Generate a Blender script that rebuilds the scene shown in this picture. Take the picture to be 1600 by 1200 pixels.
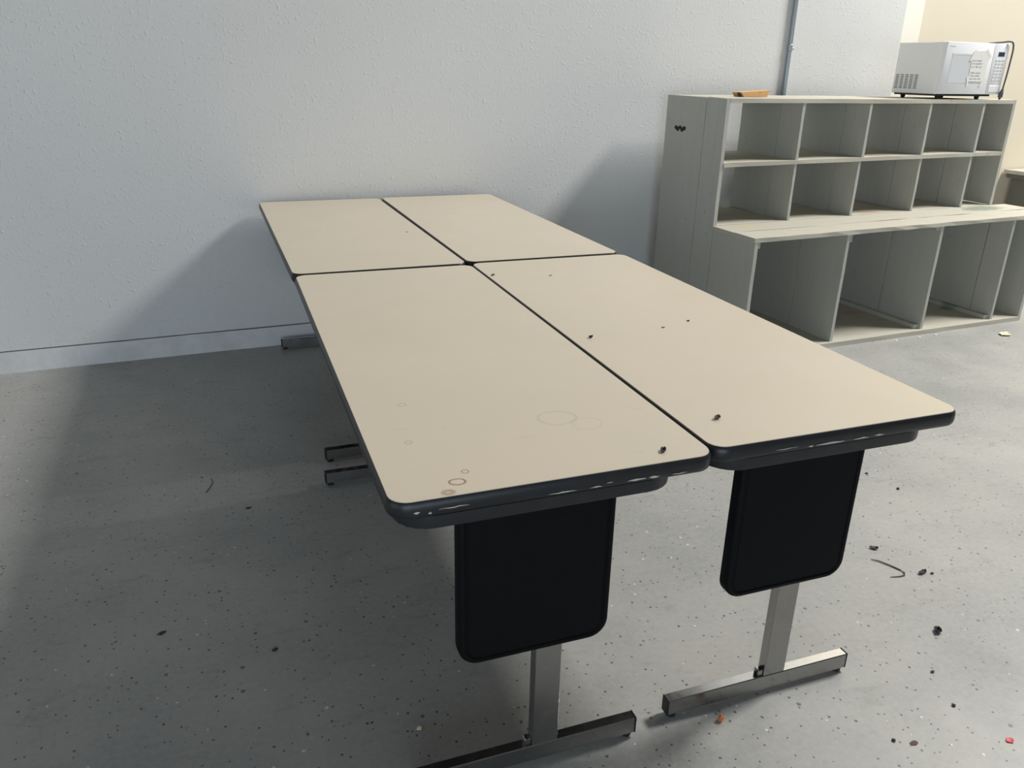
import bpy, bmesh, math, random
from mathutils import Vector, Matrix

for o in list(bpy.data.objects):
    bpy.data.objects.remove(o, do_unlink=True)
scene = bpy.context.scene
COL = scene.collection
rng = random.Random(7)

# ------------------------------------------------------------------ camera
F_PX, CAM = 1240.4, Vector((-0.478, -4.081, 1.363))
YAW, PITCH, ROLL = 0.3601, 0.3783, 0.0201
cam_data = bpy.data.cameras.new('camera')
cam_data.sensor_width = 36.0
cam_data.lens = F_PX * 36.0 / 1600.0
cam_data.clip_start = 0.02
cam = bpy.data.objects.new('camera', cam_data)
COL.objects.link(cam)
fwd = Vector((math.sin(YAW) * math.cos(PITCH), math.cos(YAW) * math.cos(PITCH), -math.sin(PITCH)))
rgt = Vector((math.cos(YAW), -math.sin(YAW), 0))
upv = rgt.cross(fwd)
r2 = rgt * math.cos(ROLL) + upv * math.sin(ROLL)
u2 = upv * math.cos(ROLL) - rgt * math.sin(ROLL)
m = Matrix((r2, u2, -fwd)).transposed().to_4x4()
m.translation = CAM
cam.matrix_world = m
scene.camera = cam

# ------------------------------------------------------------------ world, lights, exposure
world = bpy.data.worlds.new('world')
scene.world = world
world.use_nodes = True
bg = world.node_tree.nodes['Background']
bg.inputs[0].default_value = (0.80, 0.88, 1.0, 1)
bg.inputs[1].default_value = 0.12


def area(name, loc, target, sx, sy, power, color):
    d = bpy.data.lights.new(name, 'AREA')
    d.shape = 'RECTANGLE'
    d.size, d.size_y = sx, sy
    d.energy = power
    d.color = color
    o = bpy.data.objects.new(name, d)
    COL.objects.link(o)
    o.location = loc
    o.rotation_euler = (Vector(target) - Vector(loc)).to_track_quat('-Z', 'Y').to_euler()
    return o


# daylight through the high window in the right-hand wall
area('clerestory_daylight', (6.8, -1.75, 6.25), (0.6, -1.3, 0.5), 1.8, 1.15, 610, (1.0, 0.982, 0.95))
# soft fill added behind the camera, set in a supposed door opening
area('rear_fill', (-1.5, -8.85, 1.2), (1.2, 0.0, 0.9), 5.0, 2.3, 125, (0.72, 0.86, 1.0))
# weak fill added on the left to lift the shelf's left-facing boards
area('left_fill', (-4.85, -4.2, 1.15), (2.0, -1.5, 0.9), 3.6, 2.2, 25, (0.90, 0.95, 1.0))

vs = scene.view_settings
vs.view_transform = 'Standard'
vs.look = 'None'
vs.exposure = 0.22
vs.gamma = 1.0
vs.use_curve_mapping = False


# ------------------------------------------------------------------ material helpers
def srgb(r, g, b):
    def c(v):
        v /= 255.0
        return v / 12.92 if v <= 0.04045 else ((v + 0.055) / 1.055) ** 2.4
    return (c(r), c(g), c(b), 1.0)


class Mat:
    def __init__(self, name, color=(200, 200, 200), rough=0.6, metal=0.0, spec=0.5):
        self.m = bpy.data.materials.new(name)
        self.m.use_nodes = True
        self.t = self.m.node_tree
        self.b = self.t.nodes['Principled BSDF']
        self.b.inputs['Base Color'].default_value = srgb(*color)
        self.b.inputs['Roughness'].default_value = rough
        self.b.inputs['Metallic'].default_value = metal
        self.b.inputs['Specular IOR Level'].default_value = spec
        self._c = None

    def n(self, typ, **kw):
        nd = self.t.nodes.new(typ)
        for k, v in kw.items():
            setattr(nd, k, v)
        return nd

    def link(self, a, b):
        self.t.links.new(a, b)

    def coord(self, scale=(1, 1, 1), kind='Object', loc=(0, 0, 0)):
        if self._c is None:
            self._c = self.n('ShaderNodeTexCoord')
        mp = self.n('ShaderNodeMapping')
        mp.inputs['Scale'].default_value = scale
        mp.inputs['Location'].default_value = loc
        self.link(self._c.outputs[kind], mp.inputs['Vector'])
        return mp.outputs[0]

    def noise(self, vec, scale, detail=4, rough=0.55):
        nd = self.n('ShaderNodeTexNoise')
        nd.inputs['Scale'].default_value = scale
        nd.inputs['Detail'].default_value = detail
        nd.inputs['Roughness'].default_value = rough
        self.link(vec, nd.inputs['Vector'])
        return nd.outputs['Fac']

    def ramp(self, fac, lo, hi, a=0.0, b=1.0):
        nd = self.n('ShaderNodeMapRange')
        nd.inputs['From Min'].default_value = lo
        nd.inputs['From Max'].default_value = hi
        nd.inputs['To Min'].default_value = a
        nd.inputs['To Max'].default_value = b
        self.link(fac, nd.inputs['Value'])
        return nd.outputs[0]

    def math(self, op, a, b=None, c=None):
        nd = self.n('ShaderNodeMath', operation=op)
        for i, x in enumerate((a, b, c)):
            if x is None:
                continue
            if isinstance(x, (int, float)):
                nd.inputs[i].default_value = x
            else:
                self.link(x, nd.inputs[i])
        return nd.outputs[0]

    def mix(self, fac, a, b, blend='MIX'):
        nd = self.n('ShaderNodeMix', data_type='RGBA', blend_type=blend)
        for sock, x in ((nd.inputs[0], fac), (nd.inputs[6], a), (nd.inputs[7], b)):
            if isinstance(x, (int, float, tuple)):
                sock.default_value = x
            else:
                self.link(x, sock)
        return nd.outputs[2]

    def color(self, x):
        self.link(x, self.b.inputs['Base Color'])

    def rough(self, x):
        self.link(x, self.b.inputs['Roughness'])

    def bump(self, h, strength=0.3, dist=0.01):
        nd = self.n('ShaderNodeBump')
        nd.inputs['Strength'].default_value = strength
        nd.inputs['Distance'].default_value = dist
        self.link(h, nd.inputs['Height'])
        self.link(nd.outputs[0], self.b.inputs['Normal'])


def specks(M, vec, scale, keep, size):
    """mask of sparse irregular dots: one per kept voronoi cell"""
    vo = M.n('ShaderNodeTexVoronoi')
    vo.inputs['Scale'].default_value = scale
    M.link(vec, vo.inputs['Vector'])
    sep = M.n('ShaderNodeSeparateColor')
    M.link(vo.outputs['Color'], sep.inputs[0])
    on = M.math('LESS_THAN', sep.outputs[0], keep)
    rad = M.math('MULTIPLY_ADD', sep.outputs[1], size * 0.8, size * 0.4)
    d = M.math('SUBTRACT', rad, vo.outputs['Distance'])
    d = M.ramp(d, 0.0, size * 0.25)
    return M.math('MULTIPLY', on, d)


# wall paint: white, orange-peel flecks
def wall_paint(name, rgb, flecks=True):
    M = Mat(name, rgb, 0.55, spec=0.35)
    v = M.coord((1, 1, 1))
    if flecks:
        f = M.ramp(M.noise(v, 62, 3, 0.6), 0.56, 0.74)
        k = M.ramp(M.noise(v, 7, 3, 0.6), 0.35, 0.65, 0.25, 1.0)
        g = M.noise(v, 210, 3, 0.6)
        h = M.math('MULTIPLY_ADD', g, 0.22, M.math('MULTIPLY', f, k))
        M.bump(h, 0.62, 0.0034)
    t = M.noise(v, 0.9, 4)
    M.color(M.mix(M.ramp(t, 0.3, 0.75), srgb(*[c * 0.97 for c in rgb]), srgb(*rgb)))
    return M.m


MAT = {}
MAT['wall'] = wall_paint('white_textured_paint', (222, 223, 222))
MAT['yellow'] = wall_paint('cream_yellow_paint', (226, 217, 197), False)
MAT['wall_grey'] = wall_paint('grey_block_paint', (120, 120, 118), False)
MAT['patch_white'] = Mat('painted_light_patch', (244, 241, 230), 0.4).m  # white for the light patch built on the alcove wall
M = Mat('baseboard_paint', (218, 219, 220), 0.5)
v = M.coord((1, 1, 1))
d = M.ramp(M.noise(v, 5, 5, 0.65), 0.45, 0.95)
M.color(M.mix(d, srgb(218, 219, 220), srgb(186, 184, 178)))
M.bump(M.noise(v, 30, 3), 0.2, 0.003)
MAT['baseboard'] = M.m
MAT['gap'] = Mat('dark_gap', (60, 62, 66), 0.9).m
MAT['ceiling'] = Mat('dark_roof_deck', (96, 96, 96), 0.8).m

# floor: grey painted concrete with chips
M = Mat('grey_speckled_concrete', (150, 151, 149), 0.42)
v = M.coord((1, 1, 1))
big = M.ramp(M.noise(v, 1.6, 6, 0.62), 0.34, 0.70)
base = M.mix(big, srgb(148, 149, 147), srgb(174, 173, 168))
dirt = M.ramp(M.noise(M.coord((1, 2.4, 1)), 5.5, 7, 0.72), 0.56, 0.74)
base = M.mix(M.math('MULTIPLY', dirt, 0.55), base, srgb(116, 113, 106))
fine = M.ramp(M.noise(v, 60, 5, 0.7), 0.35, 0.70)
base = M.mix(M.math('MULTIPLY', fine, 0.30), base, srgb(196, 195, 190))
vd = M.n('ShaderNodeVectorMath', operation='ADD')
wob = M.n('ShaderNodeTexNoise')
wob.inputs['Scale'].default_value = 160
M.link(v, wob.inputs['Vector'])
wsc = M.n('ShaderNodeVectorMath', operation='SCALE')
wsc.inputs['Scale'].default_value = 0.006
M.link(wob.outputs['Color'], wsc.inputs[0])
M.link(v, vd.inputs[0])
M.link(wsc.outputs[0], vd.inputs[1])
dark = specks(M, vd.outputs[0], 62, 0.50, 0.21)
dark2 = specks(M, vd.outputs[0], 24, 0.22, 0.13)
lite = specks(M, vd.outputs[0], 47, 0.09, 0.17)
base = M.mix(M.math('MULTIPLY', dark, 0.85), base, srgb(64, 62, 60))
base = M.mix(M.math('MULTIPLY', dark2, 0.75), base, srgb(74, 70, 68))
base = M.mix(M.math('MULTIPLY', lite, 0.85), base, srgb(226, 225, 220))
M.color(base)
M.rough(M.ramp(M.noise(v, 3.5, 5, 0.6), 0.3, 0.7, 0.36, 0.58))
M.bump(M.math('SUBTRACT', M.noise(v, 40, 4), dark), 0.12, 0.002)
MAT['floor'] = M.m

# table top laminate, with its own marks (metres, table frame)
LAM = (214, 202, 182)


def laminate(name, rings=(), seed=0.0):
    M = Mat(name, LAM, 0.36, spec=0.5)
    v = M.coord((1, 1, 1), loc=(seed, seed * 1.7, 0))
    base = M.mix(M.ramp(M.noise(v, 2.2, 5, 0.6), 0.3, 0.75), srgb(*LAM), srgb(208, 197, 176))
    sm = M.ramp(M.noise(M.coord((1, 3, 1), loc=(seed, 0, 0)), 7, 6, 0.7), 0.62, 0.78)
    base = M.mix(M.math('MULTIPLY', sm, 0.30), base, srgb(176, 164, 142))
    sp = specks(M, v, 24, 0.10, 0.045)
    base = M.mix(M.math('MULTIPLY', sp, 0.6), base, srgb(128, 112, 92))
    raw = M._c.outputs['Object']
    for (x, y, r, wd, sx, amt, col) in rings:
        mp = M.n('ShaderNodeMapping')
        mp.inputs['Location'].default_value = (-x * sx, -y, 0)
        mp.inputs['Scale'].default_value = (sx, 1, 0)
        M.link(raw, mp.inputs['Vector'])
        ln = M.n('ShaderNodeVectorMath', operation='LENGTH')
        M.link(mp.outputs[0], ln.inputs[0])
        wv = M.math('MULTIPLY_ADD', M.noise(v, 45, 2), 0.4 * r, ln.outputs['Value'])
        dd = M.math('ABSOLUTE', M.math('SUBTRACT', wv, 1.2 * r))
        mk = M.ramp(dd, wd * 0.5, wd, amt, 0.0)
        base = M.mix(mk, base, srgb(*col))
    M.color(base)
    M.rough(M.ramp(M.noise(v, 5, 4), 0.3, 0.7, 0.28, 0.40))
    return M.m


MAT['lam'] = laminate('cream_laminate')
BR = (150, 112, 84)
MAT['lam_c'] = laminate('cream_laminate_stained', [
    (-0.172, -0.706, 0.0100, 0.0022, 0.75, 0.85, BR), (-0.150, -0.676, 0.0055, 0.0018, 1.0, 0.7, BR),
    (-0.195, -0.735, 0.0060, 0.0050, 0.8, 0.55, BR), (0.080, -0.520, 0.030, 0.0030, 0.8, 0.22, (150, 140, 120)),
    (0.125, -0.560, 0.026, 0.0026, 0.9, 0.16, (150, 140, 120)), (-0.215, -0.540, 0.006, 0.003, 1, 0.30, (150, 128, 100)),
    (-0.19, -0.37, 0.008, 0.0022, 1, 0.30, (150, 128, 100))], 3.1)

M = Mat('black_vinyl_edge', (36, 40, 46), 0.38)
v = M.coord((1, 1, 1))
M.color(M.mix(M.ramp(M.noise(v, 30, 5, 0.7), 0.5, 0.8), srgb(26, 29, 33), srgb(38, 40, 44)))
M.bump(M.noise(v, 120, 3), 0.15, 0.001)
MAT['edge'] = M.m
M = Mat('black_textured_plastic', (10, 12, 15), 0.55, spec=0.12)
M.bump(M.noise(M.coord((1, 1, 1)), 700, 2), 0.3, 0.0006)
MAT['panel'] = M.m
MAT['scuff'] = Mat('worn_pale_core', (196, 190, 180), 0.6).m
M = Mat('chromed_steel', (176, 176, 174), 0.24, metal=1.0)
v = M.coord((1, 1, 1))
M.rough(M.ramp(M.noise(v, 26, 5, 0.7), 0.35, 0.75, 0.16, 0.32))
M.color(M.mix(M.ramp(M.noise(v, 45, 5, 0.75), 0.68, 0.80), srgb(166, 166, 165), srgb(132, 126, 120)))
MAT['chrome'] = M.m
MAT['cap'] = Mat('black_rubber', (24, 25, 28), 0.6).m


# shelf wood: grey painted boards, worn
def wood(name, rgb, worn, along, stains=()):
    M = Mat(name, rgb, 0.7, spec=0.25)
    sc = [9, 9, 9]
    sc[along] = 0.7
    v = M.coord(tuple(sc))
    g = M.noise(v, 4.0, 6, 0.65)
    base = M.mix(M.ramp(g, 0.3, 0.7), srgb(*[c * 0.97 for c in rgb]), srgb(*rgb))
    w2 = M.ramp(M.noise(v, 1.7, 7, 0.7), 0.54, 0.74)
    base = M.mix(M.math('MULTIPLY', w2, 0.4), base, srgb(*worn))
    v1 = M.coord((1, 1, 1))
    k = M.ramp(M.noise(v1, 14, 5, 0.7), 0.64, 0.76)
    base = M.mix(M.math('MULTIPLY', k, 0.5), base, srgb(104, 100, 92))
    raw = M._c.outputs['Object']
    for (x, y, rx, ry, amt, col) in stains:
        mp = M.n('ShaderNodeMapping')
        mp.inputs['Location'].default_value = (-x / rx, -y / ry, 0)
        mp.inputs['Scale'].default_value = (1 / rx, 1 / ry, 0)
        M.link(raw, mp.inputs['Vector'])
        ln = M.n('ShaderNodeVectorMath', operation='LENGTH')
        M.link(mp.outputs[0], ln.inputs[0])
        dd = M.math('ADD', ln.outputs['Value'], M.math('MULTIPLY', M.noise(v1, 22, 4, 0.7), 1.1))
        base = M.mix(M.ramp(dd, 1.25, 1.55, amt, 0.0), base, srgb(*col))
    M.color(base)
    M.bump(g, 0.15, 0.002)
    return M.m


WG = (188, 188, 180)
WL = (194, 190, 176)
MAT['wood_v'] = wood('grey_painted_boards_upright', WG, (194, 193, 184), 2)
MAT['wood_h'] = wood('worn_painted_boards_level', WL, (216, 211, 196), 0, [
    (1.86, -0.60, 0.17, 0.075, 0.75, (122, 138, 124)), (1.72, -0.52, 0.07, 0.03, 0.6, (190, 200, 192)),
    (0.12, -0.60, 0.09, 0.05, 0.35, (206, 190, 130)), (1.10, -0.47, 0.09, 0.04, 0.45, (196, 150, 112))])
MAT['wood_edge'] = wood('pale_worn_cleat', (176, 174, 160), (208, 203, 186), 2)
MAT['bench'] = wood('shade_darkened_bench_boards', (112, 112, 106), (124, 123, 116), 2)  # shade on the bench sides put into a darker board colour
MAT['mark'] = Mat('black_paint_mark', (28, 29, 30), 0.7).m
MAT['mw_white'] = Mat('white_appliance_enamel', (245, 246, 247), 0.35).m
MAT['mw_grey'] = Mat('appliance_grey_side', (248, 248, 246), 0.45).m
MAT['mw_win'] = Mat('microwave_window', (222, 224, 228), 0.2).m
MAT['mw_dark'] = Mat('dark_slots', (74, 76, 78), 0.6).m
MAT['mw_btn'] = Mat('pale_grey_buttons', (222, 223, 224), 0.5).m
MAT['display'] = Mat('display_glass', (58, 70, 88), 0.15).m
MAT['paper'] = Mat('white_paper', (240, 239, 234), 0.8).m
MAT['tape'] = Mat('clear_tape', (246, 246, 240), 0.25).m
MAT['ink'] = Mat('grey_ink', (132, 132, 134), 0.8).m
MAT['cord'] = Mat('grey_cord', (92, 96, 104), 0.5).m
MAT['conduit'] = Mat('galvanised_conduit', (168, 178, 184), 0.4, metal=0.6).m
MAT['ply'] = wood('raw_plywood', (214, 170, 118), (226, 188, 140), 0)
MAT['ply_end'] = Mat('dark_plywood_end', (84, 72, 58), 0.8).m
MAT['leaf'] = Mat('dry_leaf', (96, 78, 66), 0.8).m
MAT['leaf_dark'] = Mat('dark_crumb', (62, 58, 62), 0.8).m
MAT['orange'] = Mat('orange_crumb', (196, 112, 58), 0.7).m
MAT['red'] = Mat('red_scrap', (222, 60, 72), 0.5).m
MAT['cream'] = Mat('cream_scrap', (228, 218, 190), 0.7).m
MAT['glass'] = Mat('window_glass', (220, 230, 235), 0.05).m
MAT['glass'].node_tree.nodes['Principled BSDF'].inputs['Transmission Weight'].default_value = 1.0
MAT['frame'] = Mat('grey_window_frame', (110, 112, 114), 0.5).m


# ------------------------------------------------------------------ mesh helpers
def mesh_obj(name, bm, mat, parent=None, smooth=False):
    bmesh.ops.recalc_face_normals(bm, faces=bm.faces)
    me = bpy.data.meshes.new(name)
    bm.to_mesh(me)
    bm.free()
    if mat is not None:
        me.materials.append(mat if not isinstance(mat, str) else MAT[mat])
    if smooth:
        for p in me.polygons:
            p.use_smooth = True
        me.set_sharp_from_angle(angle=math.radians(38))
    o = bpy.data.objects.new(name, me)
    COL.objects.link(o)
    o.parent = parent
    return o


def link_copy(src, parent=None):
    c = src.copy()
    COL.objects.link(c)
    c.parent = parent
    return c


def tag(o, label, cat, group=None):
    o['label'] = label
    o['category'] = cat
    if group:
        o['group'] = group
    return o


def empty(name, loc, rz=0.0):
    o = bpy.data.objects.new(name, None)
    o.empty_display_size = 0.1
    COL.objects.link(o)
    o.location = loc
    o.rotation_euler = (0, 0, rz)
    return o


def struct(name, bm, mat):
    o = mesh_obj(name, bm, mat)
    o['kind'] = 'structure'
    return o


def add_box(bm, x0, x1, y0, y1, z0, z1):
    vs_ = [bm.verts.new((x, y, z)) for z in (z0, z1) for x, y in ((x0, y0), (x1, y0), (x1, y1), (x0, y1))]
    for f in ((3, 2, 1, 0), (4, 5, 6, 7), (0, 1, 5, 4), (1, 2, 6, 5), (2, 3, 7, 6), (3, 0, 4, 7)):
        bm.faces.new([vs_[i] for i in f])
    return vs_


def box_bm(x0, x1, y0, y1, z0, z1, bev=0.0, seg=1):
    bm = bmesh.new()
    add_box(bm, x0, x1, y0, y1, z0, z1)
    if bev:
        bmesh.ops.bevel(bm, geom=list(bm.edges), offset=bev, segments=seg, affect='EDGES', profile=0.5)
    return bm


def rrect(x0, x1, y0, y1, r, n=6):
    pts = []
    for cx, cy, a0 in ((x1 - r, y1 - r, 0), (x0 + r, y1 - r, 90), (x0 + r, y0 + r, 180), (x1 - r, y0 + r, 270)):
        for i in range(n + 1):
            a = math.radians(a0 + 90.0 * i / n)
            pts.append((cx + r * math.cos(a), cy + r * math.sin(a)))
    return pts


def loft(loops, cap0=True, cap1=True):
    bm = bmesh.new()
    rows = [[bm.verts.new(p) for p in lp] for lp in loops]
    n = len(rows[0])
    for a, b in zip(rows, rows[1:]):
        for i in range(n):
            bm.faces.new((a[i], a[(i + 1) % n], b[(i + 1) % n], b[i]))
    if cap0:
        bm.faces.new(rows[0][::-1])
    if cap1:
        bm.faces.new(rows[-1])
    return bm


def rr_loft(x0, x1, y0, y1, r, prof, plane='z'):
    """prof: list of (outward offset, height)"""
    loops = []
    for off, h in prof:
        pts = rrect(x0 - off, x1 + off, y0 - off, y1 + off, max(0.001, r + off))
        if plane == 'z':
            loops.append([(a, b, h) for a, b in pts])
        else:                                   # rectangle in x-z, thickness along y
            loops.append([(a, h, b) for a, b in pts])
    return loft(loops)


def tube_bm(pts, rad, n=10):
    bm = bmesh.new()
    rows = []
    pts = [Vector(p) for p in pts]
    for i, p in enumerate(pts):
        t = (pts[min(i + 1, len(pts) - 1)] - pts[max(i - 1, 0)]).normalized()
        s = t.cross(Vector((0, 1, 0.02)))
        if s.length < 1e-3:
            s = t.cross(Vector((1, 0, 0)))
        s.normalize()
        w = t.cross(s)
        rr = rad[i] if isinstance(rad, (list, tuple)) else rad
        rows.append([bm.verts.new(p + rr * (math.cos(2 * math.pi * k / n) * s + math.sin(2 * math.pi * k / n) * w)) for k in range(n)])
    for a, b in zip(rows, rows[1:]):
        for k in range(n):
            bm.faces.new((a[k], a[(k + 1) % n], b[(k + 1) % n], b[k]))
    bm.faces.new(rows[0][::-1])
    bm.faces.new(rows[-1])
    return bm


# ------------------------------------------------------------------ the room
X0, X1, Y0, ZC = -5.0, 7.15, -9.0, 7.3
WEND, YA = 3.685, 0.50                    # where the white wall ends; the recessed cream wall
bm = bmesh.new()
add_box(bm, X0, X1, Y0, 0.6, -0.12, 0.0)
struct('floor', bm, 'floor')
bm = bmesh.new()
add_box(bm, X0, X1, Y0, 0.6, ZC, ZC + 0.1)
struct('ceiling', bm, 'ceiling')
bm = bmesh.new()
add_box(bm, X0, WEND, 0.0, 0.15, 0.106, ZC)
add_box(bm, X0, WEND, 0.03, 0.15, 0.0, 0.106)
WROT, WPX = 0.04, -0.60          # the white wall is not quite square to the tables
wb = struct('wall_back', bm, 'wall')
bm = bmesh.new()
n = 60
top, bot, topb, botb = [], [], [], []
for i in range(n + 1):
    x = X0 + (WEND - X0) * i / n
    y = -0.004 + 0.0015 * math.sin(i * 1.7) + rng.uniform(-0.001, 0.001)
    z = 0.1005 + 0.0008 * math.sin(i * 0.9)
    top.append(bm.verts.new((x, y, z)))
    bot.append(bm.verts.new((x, y - 0.002 + rng.uniform(-0.002, 0.002), 0.0)))
    topb.append(bm.verts.new((x, 0.028, z)))
    botb.append(bm.verts.new((x, 0.028, 0.0)))
for i in range(n):
    bm.faces.new((bot[i], bot[i + 1], top[i + 1], top[i]))
    bm.faces.new((top[i], top[i + 1], topb[i + 1], topb[i]))
    bm.faces.new((topb[i], topb[i + 1], botb[i + 1], botb[i]))
    bm.faces.new((botb[i], botb[i + 1], bot[i + 1], bot[i]))
bb = struct('baseboard_back', bm, 'baseboard')
for o in (wb, bb):
    o.matrix_world = Matrix.Translation((WPX, 0, 0)) @ Matrix.Rotation(WROT, 4, 'Z') @ Matrix.Translation((-WPX, 0, 0))
bm = bmesh.new()
add_box(bm, WEND - 0.6, X1, YA, YA + 0.12, 0.0, ZC)
struct('wall_alcove', bm, 'yellow')
struct('light_patch_board_1', box_bm(3.85, 4.140, YA - 0.018, YA, 0.0, 2.6, 0.006, 2), 'patch_white')  # bright patch of light on the cream wall, built as a white board
bm = bmesh.new()
add_box(bm, X0 - 0.12, X0, Y0, -6.1, 0.0, ZC)
add_box(bm, X0 - 0.12, X0, -2.3, 0.6, 0.0, ZC)
add_box(bm, X0 - 0.12, X0, -6.1, -2.3, 2.4, ZC)  # the gap below is an opening added for the left fill light
struct('wall_left', bm, 'wall_grey')
# right wall with the high window
WY0, WY1, WZ0, WZ1 = -3.05, -0.65, 5.4, 7.1
bm = bmesh.new()
add_box(bm, X1, X1 + 0.15, Y0, WY0, 0, ZC)
add_box(bm, X1, X1 + 0.15, WY1, 0.6, 0, ZC)
add_box(bm, X1, X1 + 0.15, WY0, WY1, 0, WZ0)
add_box(bm, X1, X1 + 0.15, WY0, WY1, WZ1, ZC)
struct('wall_right', bm, 'wall_grey')
win = empty('window_1', (X1 + 0.07, (WY0 + WY1) / 2, WZ0))
win['kind'] = 'structure'
for nm, mt, b in (('window_frame', 'frame', (-0.03, 0.03, -1.2, 1.2, 0.0, 0.06)), ('window_frame', 'frame', (-0.03, 0.03, -1.2, 1.2, 1.64, 1.70)),
                  ('window_frame', 'frame', (-0.03, 0.03, -1.2, -1.14, 0.06, 1.64)), ('window_frame', 'frame', (-0.03, 0.03, 1.14, 1.2, 0.06, 1.64)),
                  ('mullion', 'frame', (-0.02, 0.02, -0.025, 0.025, 0.06, 1.64)),
                  ('pane', 'glass', (-0.004, 0.004, -1.14, -0.025, 0.06, 1.64)), ('pane', 'glass', (-0.004, 0.004, 0.025, 1.14, 0.06, 1.64))):
    mesh_obj(nm, box_bm(*b), mt, win)
# wall behind the camera with an opening added for the rear fill light
bm = bmesh.new()
add_box(bm, X0, -4.1, Y0 - 0.15, Y0, 0, ZC)
add_box(bm, 1.1, X1, Y0 - 0.15, Y0, 0, ZC)
add_box(bm, -4.1, 1.1, Y0 - 0.15, Y0, 2.5, ZC)
struct('wall_front', bm, 'wall_grey')

# conduit up the wall
t = empty('electrical_conduit', (2.813, (2.813 + 0.60) * 0.04 - 0.0145, 0.0))
tag(t, 'thin grey metal conduit pipe running up the white wall behind the shelf', 'pipe')
mesh_obj('pipe', tube_bm([(0, 0, 0.0), (0, 0, 1.0), (0.0, 0, 4.2)], 0.0125, 14), 'conduit', t, True)
mesh_obj('coupling', tube_bm([(0, 0, 1.485), (0, 0, 1.488), (0, 0, 1.522), (0, 0, 1.525)], [0.0125, 0.0150, 0.0150, 0.0125], 14), 'conduit', t, True)
mesh_obj('strap_screw', box_bm(0.010, 0.024, -0.008, 0.012, 1.495, 1.507, 0.002), 'conduit', t)

# ------------------------------------------------------------------ tables
L, W, H = 1.493, 0.578, 0.740
HX, HY = W / 2, L / 2


def table_parts(root, lam, dz):
    top = mesh_obj('tabletop', rr_loft(-HX, HX, -HY, HY, 0.032, [(-0.001, 0.728), (0.0, 0.7385), (-0.0006, 0.740)]), lam, root, True)
    edge = mesh_obj('edge_band', rr_loft(-HX, HX, -HY, HY, 0.032, [(-0.010, 0.7093), (0.0005, 0.7095), (0.0030, 0.713), (0.0045, 0.720), (0.0045, 0.728), (0.0032, 0.735), (0.0004, 0.7388), (-0.0003, 0.7388)]), 'edge', root, True)
    mesh_obj('under_frame', rr_loft(-0.280, 0.224, -HY - 0.001, HY - 0.004, 0.062, [(-0.006, 0.684), (-0.001, 0.686), (0.0, 0.690), (0.0, 0.7090)]), 'edge', root, True)
    return top, edge


def leg_parts(root, yfoot, sgn):
    """column with its foot, caps, glides and black panel; yfoot = foot centre, sgn = outward direction"""
    col = mesh_obj('leg', box_bm(0.004, 0.062, yfoot - 0.0125, yfoot + 0.0125, 0.052, 0.684, 0.002), 'chrome', root)
    mesh_obj('foot', box_bm(-0.246, 0.246, yfoot - 0.0125, yfoot + 0.0125, 0.011, 0.052, 0.0018), 'chrome', col)
    for sx in (-1, 1):
        a, b = sorted((sx * 0.246, sx * 0.2495))
        mesh_obj('end_cap', box_bm(a, b, yfoot - 0.0128, yfoot + 0.0128, 0.0105, 0.0525, 0.0012), 'cap', col)
        mesh_obj('glide', loft([[(sx * 0.232 + r * math.cos(k * math.pi / 5), yfoot + r * 0.95 * math.sin(k * math.pi / 5), z) for k in range(10)] for r, z in ((0.010, 0.0), (0.0115, 0.002), (0.0115, 0.011))]), 'cap', col)
    # bracket at the bottom of the column
    mesh_obj('gusset', box_bm(-0.010, 0.004, yfoot - 0.008, yfoot + 0.008, 0.052, 0.068, 0.0015), 'chrome', col)
    yp = yfoot + sgn * 0.0125
    y_in, y_out = yp, yp + sgn * 0.030
    prof = [(-0.006, y_in), (0.0, y_in + sgn * 0.003), (0.0, y_out - sgn * 0.006), (-0.002, y_out - sgn * 0.002), (-0.006, y_out), (-0.011, y_out), (-0.013, y_out - sgn * 0.0022), (-0.016, y_out - sgn * 0.0022), (-0.018, y_out - sgn * 0.0005)]
    mesh_obj('leg_panel', rr_loft(-0.160, 0.144, 0.325, 0.684, 0.040, prof, 'y'), 'panel', col, True)
    return col


def table(name_label, x, y, th, lam, dz=0.0, scuffs=(), leg_dx=0.0):
    root = empty('folding_table', (x, y, dz), th)
    tag(root, name_label, 'table', 'cream laminate tables pushed together')
    table_parts(root, lam, dz)
    for o in (leg_parts(root, -HY + 0.121, -1),):
        o.location.x = leg_dx
    leg_parts(root, HY - 0.036, -1)
    for (u, ln, z, h) in scuffs:
        bm = bmesh.new()
        k = 7
        upv_, lov = [], []
        for i in range(k):
            f = i / (k - 1)
            hh = h * math.sin(math.pi * min(max(f, 0.06), 0.94)) * rng.uniform(0.6, 1.1)
            zz = z + rng.uniform(-0.0006, 0.0006)
            upv_.append((u + ln * f, -HY - 0.0050, zz + hh / 2))
            lov.append((u + ln * f, -HY - 0.0050, zz - hh / 2))
        ring = upv_ + lov[::-1]
        f1 = [bm.verts.new(p) for p in ring]
        f2 = [bm.verts.new((p[0], -HY - 0.0035, p[2])) for p in ring]
        bm.faces.new(f1)
        for i in range(len(f1)):
            j = (i + 1) % len(f1)
            bm.faces.new((f1[i], f2[i], f2[j], f1[j]))
        mesh_obj('edge_scuff', bm, 'scuff', root)
    return root


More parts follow.
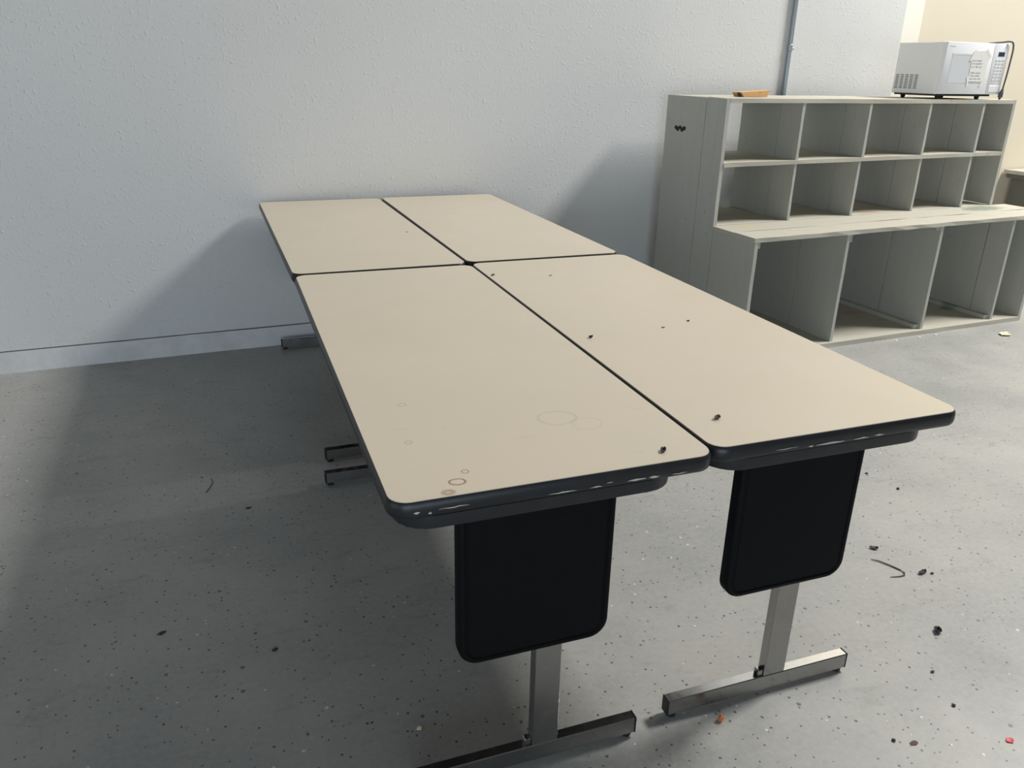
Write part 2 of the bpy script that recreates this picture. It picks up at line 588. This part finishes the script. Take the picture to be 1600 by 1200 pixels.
table('cream laminate table with black edge, far left against the wall', 0.021, -0.766, 0.004, 'lam', leg_dx=0.03)
table('cream laminate table with black edge, against the wall nearest the shelf', 0.615, -0.752, -0.001, 'lam')
table('cream laminate table with black end panel, near left with brown ring stains', 0.021, -2.285, -0.010, 'lam_c', 0.0,
      [(-0.255, 0.010, 0.722, 0.006), (-0.232, 0.006, 0.718, 0.004), (-0.215, 0.05, 0.722, 0.0022), (-0.03, 0.05, 0.716, 0.0025),
       (0.045, 0.022, 0.716, 0.0025), (0.115, 0.035, 0.717, 0.004), (0.155, 0.02, 0.717, 0.005), (0.20, 0.03, 0.716, 0.002), (0.075, 0.012, 0.720, 0.002)])
table('cream laminate table with black end panel, front right one nearest the open floor', 0.609, -2.272, -0.010, 'lam', 0.0,
      [(-0.16, 0.05, 0.719, 0.0018), (-0.085, 0.010, 0.716, 0.004), (-0.068, 0.066, 0.716, 0.0042), (0.02, 0.035, 0.716, 0.004), (0.07, 0.022, 0.717, 0.004)])

# ------------------------------------------------------------------ cubby shelf
SX, SY, STH = 1.948, -0.034, 0.046
DU, DL, HT, HM, HC = 0.522, 0.864, 1.246, 0.946, 0.629
TK = 0.021
shelf = empty('cubby_shelf', (SX, SY, 0), STH)
tag(shelf, 'grey painted wooden cubby shelf with a counter step, open backed, against the wall', 'shelf')


def plank(name, u0, u1, w0, w1, z0, z1, mat, along=0, wob=0.0018, seg=8, tilt=0.0, parent=None):
    """board in shelf space (u right, w out from the wall); slightly uneven along its length"""
    parent = parent or shelf
    bm = bmesh.new()
    lo = (u0, -w1, z0)
    hi = (u1, -w0, z1)
    o1, o2 = [a for a in (0, 1, 2) if a != along]
    rows = []
    for i in range(seg + 1):
        f = i / seg
        row = []
        for a, b in ((0, 0), (1, 0), (1, 1), (0, 1)):
            p = [0, 0, 0]
            p[along] = lo[along] + (hi[along] - lo[along]) * f + (rng.uniform(-wob, wob) if i in (0, seg) else 0)
            p[o1] = (lo[o1], hi[o1])[a] + rng.uniform(-wob, wob) * 0.6
            p[o2] = (lo[o2], hi[o2])[b] + rng.uniform(-wob, wob) * 0.35
            p[2] += tilt * (p[0] - 1.0)
            row.append(bm.verts.new(p))
        rows.append(row)
    for a, b in zip(rows, rows[1:]):
        for k in range(4):
            bm.faces.new((a[k], a[(k + 1) % 4], b[(k + 1) % 4], b[k]))
    bm.faces.new(rows[0][::-1])
    bm.faces.new(rows[-1])
    return mesh_obj(name, bm, mat, parent)


S1 = 0.354
KT, KC = 0.0, 0.009
G = 0.0036
# left side: three boards
plank('side_board', -TK, 0, 0.0, S1, 0, HT, 'wood_v', 2, seg=10)
plank('side_board', -TK, 0, S1 + G, DU, 0, HT - 0.001, 'wood_v', 2, seg=10)
plank('side_board', -TK, 0, DU + G, DL, 0, HC - 0.024, 'wood_v', 2, seg=6)
# right end: upper boards and the lower end board
BE = 2.026
plank('end_board', BE, BE + TK, 0.02, S1, HC + 0.010, HT, 'wood_v', 2, seg=6)
plank('end_board', BE, BE + TK, S1 + G, DU, HC + 0.010, HT, 'wood_v', 2, seg=6)
plank('end_board', BE + 0.002, BE + 0.002 + TK, 0.0, 0.46, 0, HC - 0.020, 'wood_v', 2, seg=6)
plank('end_board', BE + 0.002, BE + 0.002 + TK, 0.46 + G, DL + 0.012, 0, HC - 0.020, 'wood_v', 2, seg=6)
# top boards
E0, E1 = 0.003, 2.026 - 0.003
plank('top_board', 0.0005, BE - 0.001, 0.0, 0.255, HT - TK, HT, 'wood_h', 0, seg=14, tilt=KT)
plank('top_board', 0.0005, BE - 0.001, 0.255 + G, DU + 0.002, HT - TK, HT, 'wood_h', 0, seg=14, tilt=KT)
# middle shelf
plank('middle_shelf_board', 0.0005, BE - 0.001, 0.0, 0.27, HM - TK, HM, 'wood_h', 0, seg=14, tilt=KC)
plank('middle_shelf_board', 0.0005, BE - 0.001, 0.27 + G, DU + 0.004, HM - TK, HM, 'wood_h', 0, seg=14, tilt=KC)
# counter: five long boards
cw = [0.0, 0.19, 0.36, 0.545, 0.705, 0.872]
for i in range(5):
    a, b = cw[i], cw[i + 1] - G * 1.3
    x_0 = 0.0005 if i < 3 else -TK - 0.004
    if i == 2:
        b = min(b, 0.519)
        plank('counter_board', 0.0005, 2.02, a, 0.519, HC - TK, HC, 'wood_h', 0, seg=16, tilt=KC)
        continue
    if i == 3:
        a = 0.524
    plank('counter_board', x_0, 2.02 if i < 3 else 2.16, a, b, HC - TK - rng.uniform(0, 0.001), HC - rng.uniform(0, 0.002), 'wood_h', 0, seg=22, tilt=KC, wob=0.0022 if i < 4 else 0.0045)
# base boards
for a, b in ((0.0, 0.21), (0.2125, 0.43), (0.4325, 0.64), (0.6425, DL + 0.018)):
    plank('base_board', 0.002, BE - 0.002, a, b, 0.0, 0.026, 'wood_h', 0, seg=12)
# upper dividers (two boards each, per row)
for row, (z0, z1, us) in enumerate(((HM, HT - TK, (0.461, 0.921, 1.362, 1.783)), (HC, HM - TK, (0.460, 0.906, 1.366, 1.770)))):
    for k, u in enumerate(us):
        tl = KC * (u - 1.0)
        tt = (KT if row == 0 else KC) * (u - 1.0)
        s = 0.345 + rng.uniform(-0.006, 0.012)
        plank('divider_board', u, u + 0.017, 0.03 + rng.uniform(-0.004, 0.004), s, z0 + tl, z1 + tt, 'wood_v', 2, seg=5)
        plank('divider_board', u + rng.uniform(-0.001, 0.001), u + 0.017, s + G, DU - 0.002, z0 + tl, z1 + tt, 'wood_v', 2, seg=5)
# lower dividers
for u, s in ((0.570, 0.530), (1.235, 0.543), (1.803, 0.714)):
    tt = KC * (u - 1.0)
    plank('divider_board', u, u + 0.019, 0.02, s, 0.026, HC - TK + tt - 0.001, 'wood_v', 2, seg=6)
    plank('divider_board', u, u + 0.019, s + G * 1.8, DL - 0.004, 0.026, HC - TK + tt - 0.001, 'wood_v', 2, seg=6)
# battens on the base and short cleats
for u in (1.235, 1.803):
    plank('batten', u - 0.034, u - 0.001, 0.05, DL - 0.02, 0.0265, 0.050, 'wood_h', 1, seg=6, wob=0.001)
plank('batten', 0.002, 0.030, 0.05, DL - 0.02, 0.0265, 0.050, 'wood_h', 1, seg=6, wob=0.001)
for (u0, u1, w0, w1, z0, z1) in ((0.590, 0.606, 0.52, DL - 0.006, HC - 0.066, HC - TK - 0.006), (1.196, 1.234, 0.60, DL - 0.006, HC - 0.042, HC - TK - 0.002),
                                 (0.001, 0.018, 0.55, DL - 0.006, HC - 0.062, HC - TK - 0.012),
                                 (0.001, 0.012, 0.02, 0.505, HT - 0.072, HT - TK + 0.003), (0.001, 0.012, 0.02, 0.500, HM - 0.066, HM - TK - 0.011)):
    plank('cleat', u0, u1, w0, w1, z0, z1, 'wood_edge', 1, seg=3, wob=0.001)
# black three-lobed mark on the side
bm = bmesh.new()
for dw, dz, r in ((-0.040, 0.002, 0.011), (-0.022, -0.004, 0.013), (-0.002, 0.005, 0.010), (0.018, -0.005, 0.013), (0.038, 0.002, 0.012)):
    n = 10
    a = [bm.verts.new((-TK - 0.0016, -(0.142 + dw + r * 1.15 * math.cos(2 * math.pi * k / n)), 1.080 + dz + r * 0.95 * math.sin(2 * math.pi * k / n))) for k in range(n)]
    b = [bm.verts.new((-TK + 0.004, v_.co.y, v_.co.z)) for v_ in a]
    bm.faces.new(a)
    for k in range(n):
        bm.faces.new((a[k], b[k], b[(k + 1) % n], a[(k + 1) % n]))
o = mesh_obj('paint_mark', bm, 'mark', shelf)
o['label'] = 'black smudge near the top of the side'

# ------------------------------------------------------------------ microwave on the shelf


def shelf_pt(u, w, z):
    c, s = math.cos(STH), math.sin(STH)
    return Vector((SX + c * u + s * w, SY + s * u - c * w, z))


MW, MD, MH = 0.492, 0.330, 0.272
ztop = HT + KT * 0.6 + 0.001
mw = empty('microwave_oven', shelf_pt(1.422, 0.502, ztop), STH)
tag(mw, 'white countertop microwave oven with grey vented side on top of the shelf', 'microwave')
# local: x right, y back, z up; origin = front left corner at the feet
Z0 = 0.026
mesh_obj('body', box_bm(0, MW, 0.022, MD, Z0, Z0 + MH, 0.003), 'mw_grey', mw)
dr = mesh_obj('door', box_bm(0, 0.372, 0.0, 0.0215, Z0 + 0.002, Z0 + MH, 0.004, 2), 'mw_white', mw, True)
mesh_obj('window', box_bm(0.052, 0.325, -0.0012, 0.004, Z0 + 0.060, Z0 + 0.213, 0.001), 'mw_win', dr)
mesh_obj('window_border', box_bm(0.052, 0.325, -0.0016, 0.003, Z0 + 0.205, Z0 + 0.213), 'mw_btn', dr)
mesh_obj('nameplate', box_bm(0.020, 0.062, -0.0008, 0.002, Z0 + 0.248, Z0 + 0.252), 'mw_btn', dr)
cp = mesh_obj('control_panel', box_bm(0.3745, MW, 0.0, 0.0215, Z0 + 0.002, Z0 + MH, 0.004, 2), 'mw_white', mw, True)
mesh_obj('display', box_bm(0.412, 0.462, -0.0012, 0.003, Z0 + 0.205, Z0 + 0.228, 0.0005), 'display', cp)
b0 = mesh_obj('button', box_bm(-0.009, 0.009, -0.0014, 0.002, -0.0055, 0.0055, 0.001), 'mw_btn', cp)
first = True
for r in range(7):
    for c in range(3):
        o = b0 if first else link_copy(b0, cp)
        first = False
        o.location = (0.411 + c * 0.026, 0, Z0 + 0.184 - r * 0.0175)
mesh_obj('door_button', box_bm(0.390, 0.478, -0.0022, 0.003, Z0 + 0.014, Z0 + 0.050, 0.002), 'mw_white', cp)
s0 = mesh_obj('vent_slot', box_bm(-0.0007, 0.0010, -0.0115, 0.0115, -0.0019, 0.0019), 'mw_dark', mw)
first = True
for c in range(5):
    for r in range(9):
        o = s0 if first else link_copy(s0, mw)
        first = False
        o.location = (0, 0.302 - c * 0.0335, Z0 + 0.028 + r * 0.0088)
mesh_obj('base_plate', box_bm(0.012, MW - 0.06, 0.014, MD - 0.012, Z0 - 0.009, Z0 + 0.001, 0.002), 'cap', mw)
for fx, fy in ((0.045, 0.04), (0.36, 0.04), (0.045, 0.28), (0.36, 0.28)):
    mesh_obj('foot', loft([[(fx + r * math.cos(k * math.pi / 6), fy + r * math.sin(k * math.pi / 6), z) for k in range(12)] for r, z in ((0.010, 0.0), (0.011, 0.003), (0.015, Z0 - 0.008))]), 'cap', mw)
# cord looped over the right-hand corner, plug down on the board
cpts = [(0.44, 0.10, Z0 + MH + 0.004), (0.455, 0.03, Z0 + MH + 0.008), (0.475, -0.004, Z0 + MH + 0.012), (0.497, -0.010, Z0 + MH + 0.004), (0.506, -0.012, Z0 + MH - 0.03),
        (0.5055, -0.012, Z0 + 0.19), (0.5025, -0.013, Z0 + 0.14), (0.499, -0.013, Z0 + 0.09), (0.496, -0.012, Z0 + 0.05), (0.495, -0.012, Z0 + 0.03)]
fine_pts = []
for i in range(len(cpts) - 1):
    p0, p1, p2, p3 = [Vector(cpts[min(max(j, 0), len(cpts) - 1)]) for j in (i - 1, i, i + 1, i + 2)]
    for k in range(4):
        t_ = k / 4
        fine_pts.append(0.5 * ((2 * p1) + (-p0 + p2) * t_ + (2 * p0 - 5 * p1 + 4 * p2 - p3) * t_ ** 2 + (-p0 + 3 * p1 - 3 * p2 + p3) * t_ ** 3))
fine_pts.append(Vector(cpts[-1]))
cord = mesh_obj('power_cord', tube_bm(fine_pts, 0.0046, 8), 'cord', mw, True)
mesh_obj('plug', tube_bm([(0.495, -0.012, Z0 + 0.040), (0.495, -0.012, Z0 + 0.028), (0.490, -0.012, Z0 + 0.010), (0.487, -0.012, Z0 - 0.010), (0.486, -0.012, Z0 - 0.014)], [0.0036, 0.007, 0.0125, 0.0135, 0.011], 10), 'cord', cord, True)
for dx in (-0.006, 0.004):
    mesh_obj('prong', box_bm(0.486 + dx, 0.488 + dx, -0.015, -0.009, 0.0004, Z0 - 0.013), 'chrome', cord)

# paper note taped to the microwave door
note = empty('paper_note', mw.matrix_basis @ Vector((0.0, 0.0, 0.0)), STH)
note.location = Vector(mw.location)
tag(note, 'white handwritten paper note taped to the microwave door', 'note')


def sheet(pts, y, th=0.0006):
    bm_ = bmesh.new()
    a = [bm_.verts.new((x, y, z)) for x, z in pts]
    b = [bm_.verts.new((x, y - th, z)) for x, z in pts]
    bm_.faces.new(a)
    bm_.faces.new(b[::-1])
    for i in range(len(a)):
        j = (i + 1) % len(a)
        bm_.faces.new((a[i], b[i], b[j], a[j]))
    return bm_


NX0, NX1, NZ0, NZ1 = 0.205, 0.335, Z0 + 0.066, Z0 + 0.232
mesh_obj('paper', sheet([(NX0, NZ0 + 0.004), (NX1 - 0.02, NZ0 + 0.002), (NX1, NZ0 + 0.02), (NX1 + 0.004, NZ1 - 0.012), (NX1 - 0.03, NZ1), (NX0 + 0.02, NZ1 - 0.004), (NX0 + 0.004, NZ1 - 0.02)], -0.0022), 'paper', note)
for pts in ([(NX0 - 0.012, NZ0 + 0.030), (NX0 - 0.004, NZ0 + 0.036), (NX0 + 0.012, NZ0 - 0.016), (NX0 + 0.002, NZ0 - 0.021)],
            [(NX1 - 0.030, NZ0 - 0.018), (NX1 - 0.020, NZ0 - 0.022), (NX1 + 0.006, NZ0 + 0.014), (NX1 - 0.004, NZ0 + 0.022)],
            [(NX0 - 0.016, NZ1 - 0.052), (NX0 - 0.006, NZ1 - 0.060), (NX0 + 0.028, NZ1 - 0.004), (NX0 + 0.016, NZ1 + 0.006)],
            [(NX1 - 0.030, NZ1 + 0.004), (NX1 - 0.020, NZ1 + 0.012), (NX1 + 0.022, NZ1 - 0.030), (NX1 + 0.012, NZ1 - 0.040)]):
    mesh_obj('tape', sheet(pts, -0.0030, 0.0003), 'tape', note)


def scribble(words, x, z, h):
    """short pen strokes, one run per word"""
    bm_ = bmesh.new()
    for wd in words:
        for k in range(wd):
            lean = 0.0008
            hh = h * rng.choice((0.55, 0.6, 0.65, 1.0))
            add_box(bm_, x, x + 0.0014, -0.0034, -0.0028, z, z + hh)
            add_box(bm_, x, x + h * 0.55, -0.0034, -0.0028, z + (0 if k % 2 else h * 0.5), z + (0 if k % 2 else h * 0.5) + 0.0013)
            x += h * 0.72
        x += h * 0.8
    return bm_


for i, (words, zz) in enumerate((((3, 7), 0.122), ((3, 7, 1), 0.106), ((2, 1, 3, 3), 0.089), ((6, 7), 0.058), ((6, 6), 0.043), ((5, 4, 4), 0.027))):
    mesh_obj('writing', scribble(words, NX0 + 0.012, NZ0 + zz - 0.012, 0.0088 if i < 3 else 0.0080), 'ink', note)

# plywood offcut on top of the shelf
bm = loft([[(0, 0, 0), (0.165, 0.0, 0.0), (0.168, 0.0, 0.022), (0.192, 0.0, 0.030), (0.190, 0.0, 0.034), (0.145, 0.0, 0.031), (-0.012, 0.0, 0.022)],
           [(0.01, 0.08, 0), (0.172, 0.075, 0.0), (0.175, 0.075, 0.022), (0.196, 0.075, 0.030), (0.194, 0.075, 0.034), (0.150, 0.078, 0.031), (-0.004, 0.08, 0.022)]])
blk = mesh_obj('wood_offcut', bm, 'ply')
blk.location = shelf_pt(0.215, 0.33, HT - KT * -0.8 + 0.0055)
blk.rotation_euler = (0, 0, STH)
blk.location.z = HT + KT * (0.3 - 1.0) + 0.001
tag(blk, 'small orange-brown plywood offcut lying on top of the shelf', 'wood')
mesh_obj('dark_end', loft([[(-0.0125, -0.001, 0.0225), (0.0, -0.001, 0.0005), (0.012, -0.001, 0.0005), (-0.002, -0.001, 0.016)], [(-0.0125, 0.03, 0.0225), (0.0, 0.03, 0.0005), (0.012, 0.03, 0.0005), (-0.002, 0.03, 0.016)]]), 'ply_end', blk)  # darker piece over the left end of the offcut

# ------------------------------------------------------------------ bench in the alcove at the right edge
bx, bh = 5.240, 0.716
bench = empty('work_bench', (bx, YA - 0.01, 0.0))
tag(bench, 'wooden bench with shade-darkened sides and a pale top at the right edge of the picture', 'bench')
for a, b in ((-0.70, -0.355), (-0.3525, 0.0)):
    mesh_obj('top_board', box_bm(0, 1.5, a, b, bh - 0.028, bh, 0.002), 'wood_h', bench)
mesh_obj('apron', box_bm(0.028, 1.47, -0.66, -0.635, bh - 0.11, bh - 0.0285, 0.002), 'bench', bench)
mesh_obj('cleat', box_bm(0.030, 0.060, -0.63, -0.01, bh - 0.062, bh - 0.0285, 0.002), 'bench', bench)
for xx in (0.062, 1.42):
    for a, b in ((-0.66 if xx > 1 else -0.632, -0.33), (-0.327, -0.03)):
        mesh_obj('side_board', box_bm(xx, xx + 0.02, a, b, 0.0, bh - 0.0285, 0.002), 'bench', bench)
mesh_obj('shelf_board', box_bm(0.0825, 1.4195, -0.63, -0.03, 0.20, 0.22, 0.002), 'wood_h', bench)


# ------------------------------------------------------------------ crumbs, leaves and scraps
def lump(name, loc, sx, sy, sz, mat, label, cat, rot=0.0, group=None, flat=False):
    bm_ = bmesh.new()
    bmesh.ops.create_icosphere(bm_, subdivisions=2, radius=1.0)
    for v_ in bm_.verts:
        k = 1 + rng.uniform(-0.28, 0.28)
        v_.co = Vector((v_.co.x * sx * k, v_.co.y * sy * k, max(v_.co.z, -0.55) * sz * (1 + rng.uniform(-0.3, 0.3))))
    mz = min(v_.co.z for v_ in bm_.verts)
    for v_ in bm_.verts:
        v_.co.z -= mz
    o_ = mesh_obj(name, bm_, mat)
    o_.location = loc
    o_.rotation_euler = (0, 0, rot)
    tag(o_, label, cat, group)
    return o_


def curl(name, loc, ln, wd, mat, label, rot, lift=0.004):
    """dry curled leaf"""
    bm_ = bmesh.new()
    n_, k_ = 8, 4
    g = []
    for i in range(n_ + 1):
        f = i / n_
        hw = wd * math.sin(math.pi * (0.06 + 0.88 * f)) * rng.uniform(0.75, 1.1)
        g.append([(ln * (f - 0.5), hw * (2 * j / k_ - 1), 0.0008 + lift * (2 * j / k_ - 1) ** 2 * rng.uniform(0.6, 1.3) + lift * 0.8 * (2 * f - 1) ** 2) for j in range(k_ + 1)])
    up = [[bm_.verts.new((p[0], p[1], p[2] + 0.0005)) for p in r] for r in g]
    dn = [[bm_.verts.new((p[0], p[1], p[2] - 0.0005)) for p in r] for r in g]
    for i in range(n_):
        for j in range(k_):
            bm_.faces.new((up[i][j], up[i + 1][j], up[i + 1][j + 1], up[i][j + 1]))
            bm_.faces.new((dn[i][j], dn[i][j + 1], dn[i + 1][j + 1], dn[i + 1][j]))
    for i in range(n_):
        bm_.faces.new((up[i][0], dn[i][0], dn[i + 1][0], up[i + 1][0]))
        bm_.faces.new((up[i][k_], up[i + 1][k_], dn[i + 1][k_], dn[i][k_]))
    for j in range(k_):
        bm_.faces.new((up[0][j], up[0][j + 1], dn[0][j + 1], dn[0][j]))
        bm_.faces.new((up[n_][j], dn[n_][j], dn[n_][j + 1], up[n_][j + 1]))
    zmin = min(v_.co.z for v_ in bm_.verts)
    for v_ in bm_.verts:
        v_.co.z -= zmin
    o_ = mesh_obj(name, bm_, mat, None, True)
    o_.location = loc
    o_.rotation_euler = (0, 0, rot)
    tag(o_, label, 'leaf')
    return o_


TZ = 0.7402
curl('dry_leaf', (0.218, -2.996, TZ), 0.016, 0.006, 'leaf_dark', 'dark curled leaf bit near the front corner of the left table', 1.0, 0.003)
curl('dry_leaf', (0.391, -2.904, TZ), 0.019, 0.006, 'leaf', 'brown dry leaf bit on the front right table by the seam', 0.5, 0.003)
curl('dry_leaf', (0.371, -2.379, TZ), 0.012, 0.005, 'leaf_dark', 'dark leaf crumb halfway along the seam of the front right table', 0.2, 0.003)
curl('dry_leaf', (0.345, -1.700, TZ), 0.020, 0.006, 'leaf', 'brown leaf bit beside the point where four tables meet', 0.9, 0.001)
lump('crumb', (0.523, -1.757, TZ), 0.005, 0.003, 0.001, 'leaf', 'small brown crumb at the far end of the front right table', 'crumb')
lump('crumb', (0.685, -2.327, TZ), 0.004, 0.003, 0.002, 'leaf_dark', 'tiny dark crumb near the right edge of the front right table', 'crumb')
lump('crumb', (0.590, -2.358, TZ), 0.006, 0.003, 0.001, 'leaf', 'tiny brown crumb in the middle of the front right table', 'crumb')
lump('crumb', (0.244, -0.923, TZ), 0.005, 0.003, 0.001, 'leaf', 'tiny brown crumb on the far left table', 'crumb')
curl('dry_leaf', (1.366, -2.656, 0), 0.034, 0.009, 'leaf_dark', 'dark dry leaf on the floor beside the curved twig', 0.2, 0.004)
lump('crumb', (1.391, -2.668, 0), 0.006, 0.004, 0.003, 'leaf_dark', 'dark crumb just right of the leaf beside the twig', 'crumb')
curl('dry_leaf', (1.324, -2.507, 0), 0.026, 0.009, 'leaf', 'small brown leaf on the floor right of the far black panel', -0.6, 0.004)
curl('dry_leaf', (1.192, -2.875, 0), 0.026, 0.011, 'leaf_dark', 'crumpled purplish leaf on the open floor right of the chrome foot', 0.9, 0.006)
lump('crumb', (0.468, -2.950, 0), 0.0075, 0.006, 0.010, 'orange', 'small orange crumb on the floor before the right chrome foot', 'crumb', 0.4)
curl('paper_scrap', (1.044, -3.211, 0), 0.018, 0.008, 'red', 'small red scrap on the floor at the bottom right', 0.0, 0.001)['category'] = 'scrap'
lump('crumb', (0.836, -3.146, 0), 0.010, 0.006, 0.001, 'leaf', 'flat grey-brown spot of dirt at the bottom right of the floor', 'crumb')
lump('crumb', (0.798, -3.126, 0), 0.004, 0.004, 0.003, 'leaf_dark', 'small dark crumb left of the flat spot of dirt', 'crumb')
lump('crumb', (1.056, -2.988, 0), 0.006, 0.004, 0.002, 'leaf_dark', 'small dark crumb below the crumpled purplish leaf', 'crumb')
lump('crumb', (1.012, -3.091, 0), 0.005, 0.004, 0.003, 'leaf_dark', 'small dark crumb left of the red scrap', 'crumb')
lump('crumb', (1.669, -2.105, 0), 0.006, 0.005, 0.003, 'leaf_dark', 'dark crumb on the bright floor right of the front right table', 'crumb')
lump('crumb', (1.690, -2.234, 0), 0.005, 0.005, 0.004, 'leaf_dark', 'dark round crumb below the front right table corner', 'crumb')
lump('crumb', (-0.18, -2.751, 0), 0.007, 0.005, 0.004, 'cream', 'pale crumb on the dark floor left of the front left leg', 'crumb')
lump('crumb', (-0.725, -2.225, 0), 0.011, 0.005, 0.002, 'leaf_dark', 'dark crumb on the shaded floor at the lower left', 'crumb', 0.4)
lump('crumb', (-0.458, -2.383, 0), 0.008, 0.005, 0.002, 'leaf_dark', 'dark crumb on the shaded floor right of the other dark crumb', 'crumb', 0.5)
curl('dry_leaf', (-0.482, -1.650, 0), 0.018, 0.005, 'leaf_dark', 'thin dark leaf bit on the shaded floor left of the table feet', 0.1, 0.001)
curl('paper_scrap', (3.686, -1.006, 0), 0.085, 0.030, 'cream', 'cream paper scrap on the floor before the shelf', 0.3, 0.006)['category'] = 'scrap'
for (x, y, lb) in ((2.985, -0.905, 'leftmost of three white flecks along the shelf base'), (3.161, -0.898, 'middle one of three white flecks along the shelf base'), (3.289, -0.890, 'rightmost of three white flecks along the shelf base')):
    lump('paint_fleck', (x, y, 0), 0.012, 0.006, 0.003, 'cream', lb, 'fleck', 0.3, 'white flecks along the shelf base')
tw = mesh_obj('twig', tube_bm([(1.270, -2.552, 0.0022), (1.285, -2.566, 0.0026), (1.301, -2.596, 0.0026), (1.312, -2.622, 0.0022), (1.314, -2.640, 0.0022), (1.304, -2.650, 0.0022), (1.286, -2.650, 0.0022), (1.258, -2.643, 0.002)], [0.001, 0.0018, 0.0020, 0.0022, 0.0022, 0.0020, 0.0016, 0.001], 6), 'leaf', None, True)
tag(tw, 'thin curved grey twig on the floor right of the far black panel', 'twig')
tw2 = mesh_obj('twig', tube_bm([(-0.594, -1.40, 0.0013), (-0.588, -1.43, 0.0013), (-0.596, -1.46, 0.0013), (-0.612, -1.50, 0.0013)], 0.0012, 6), 'leaf_dark', None, True)
tag(tw2, 'thin dark hair-like twig on the shaded floor left of the tables', 'twig')
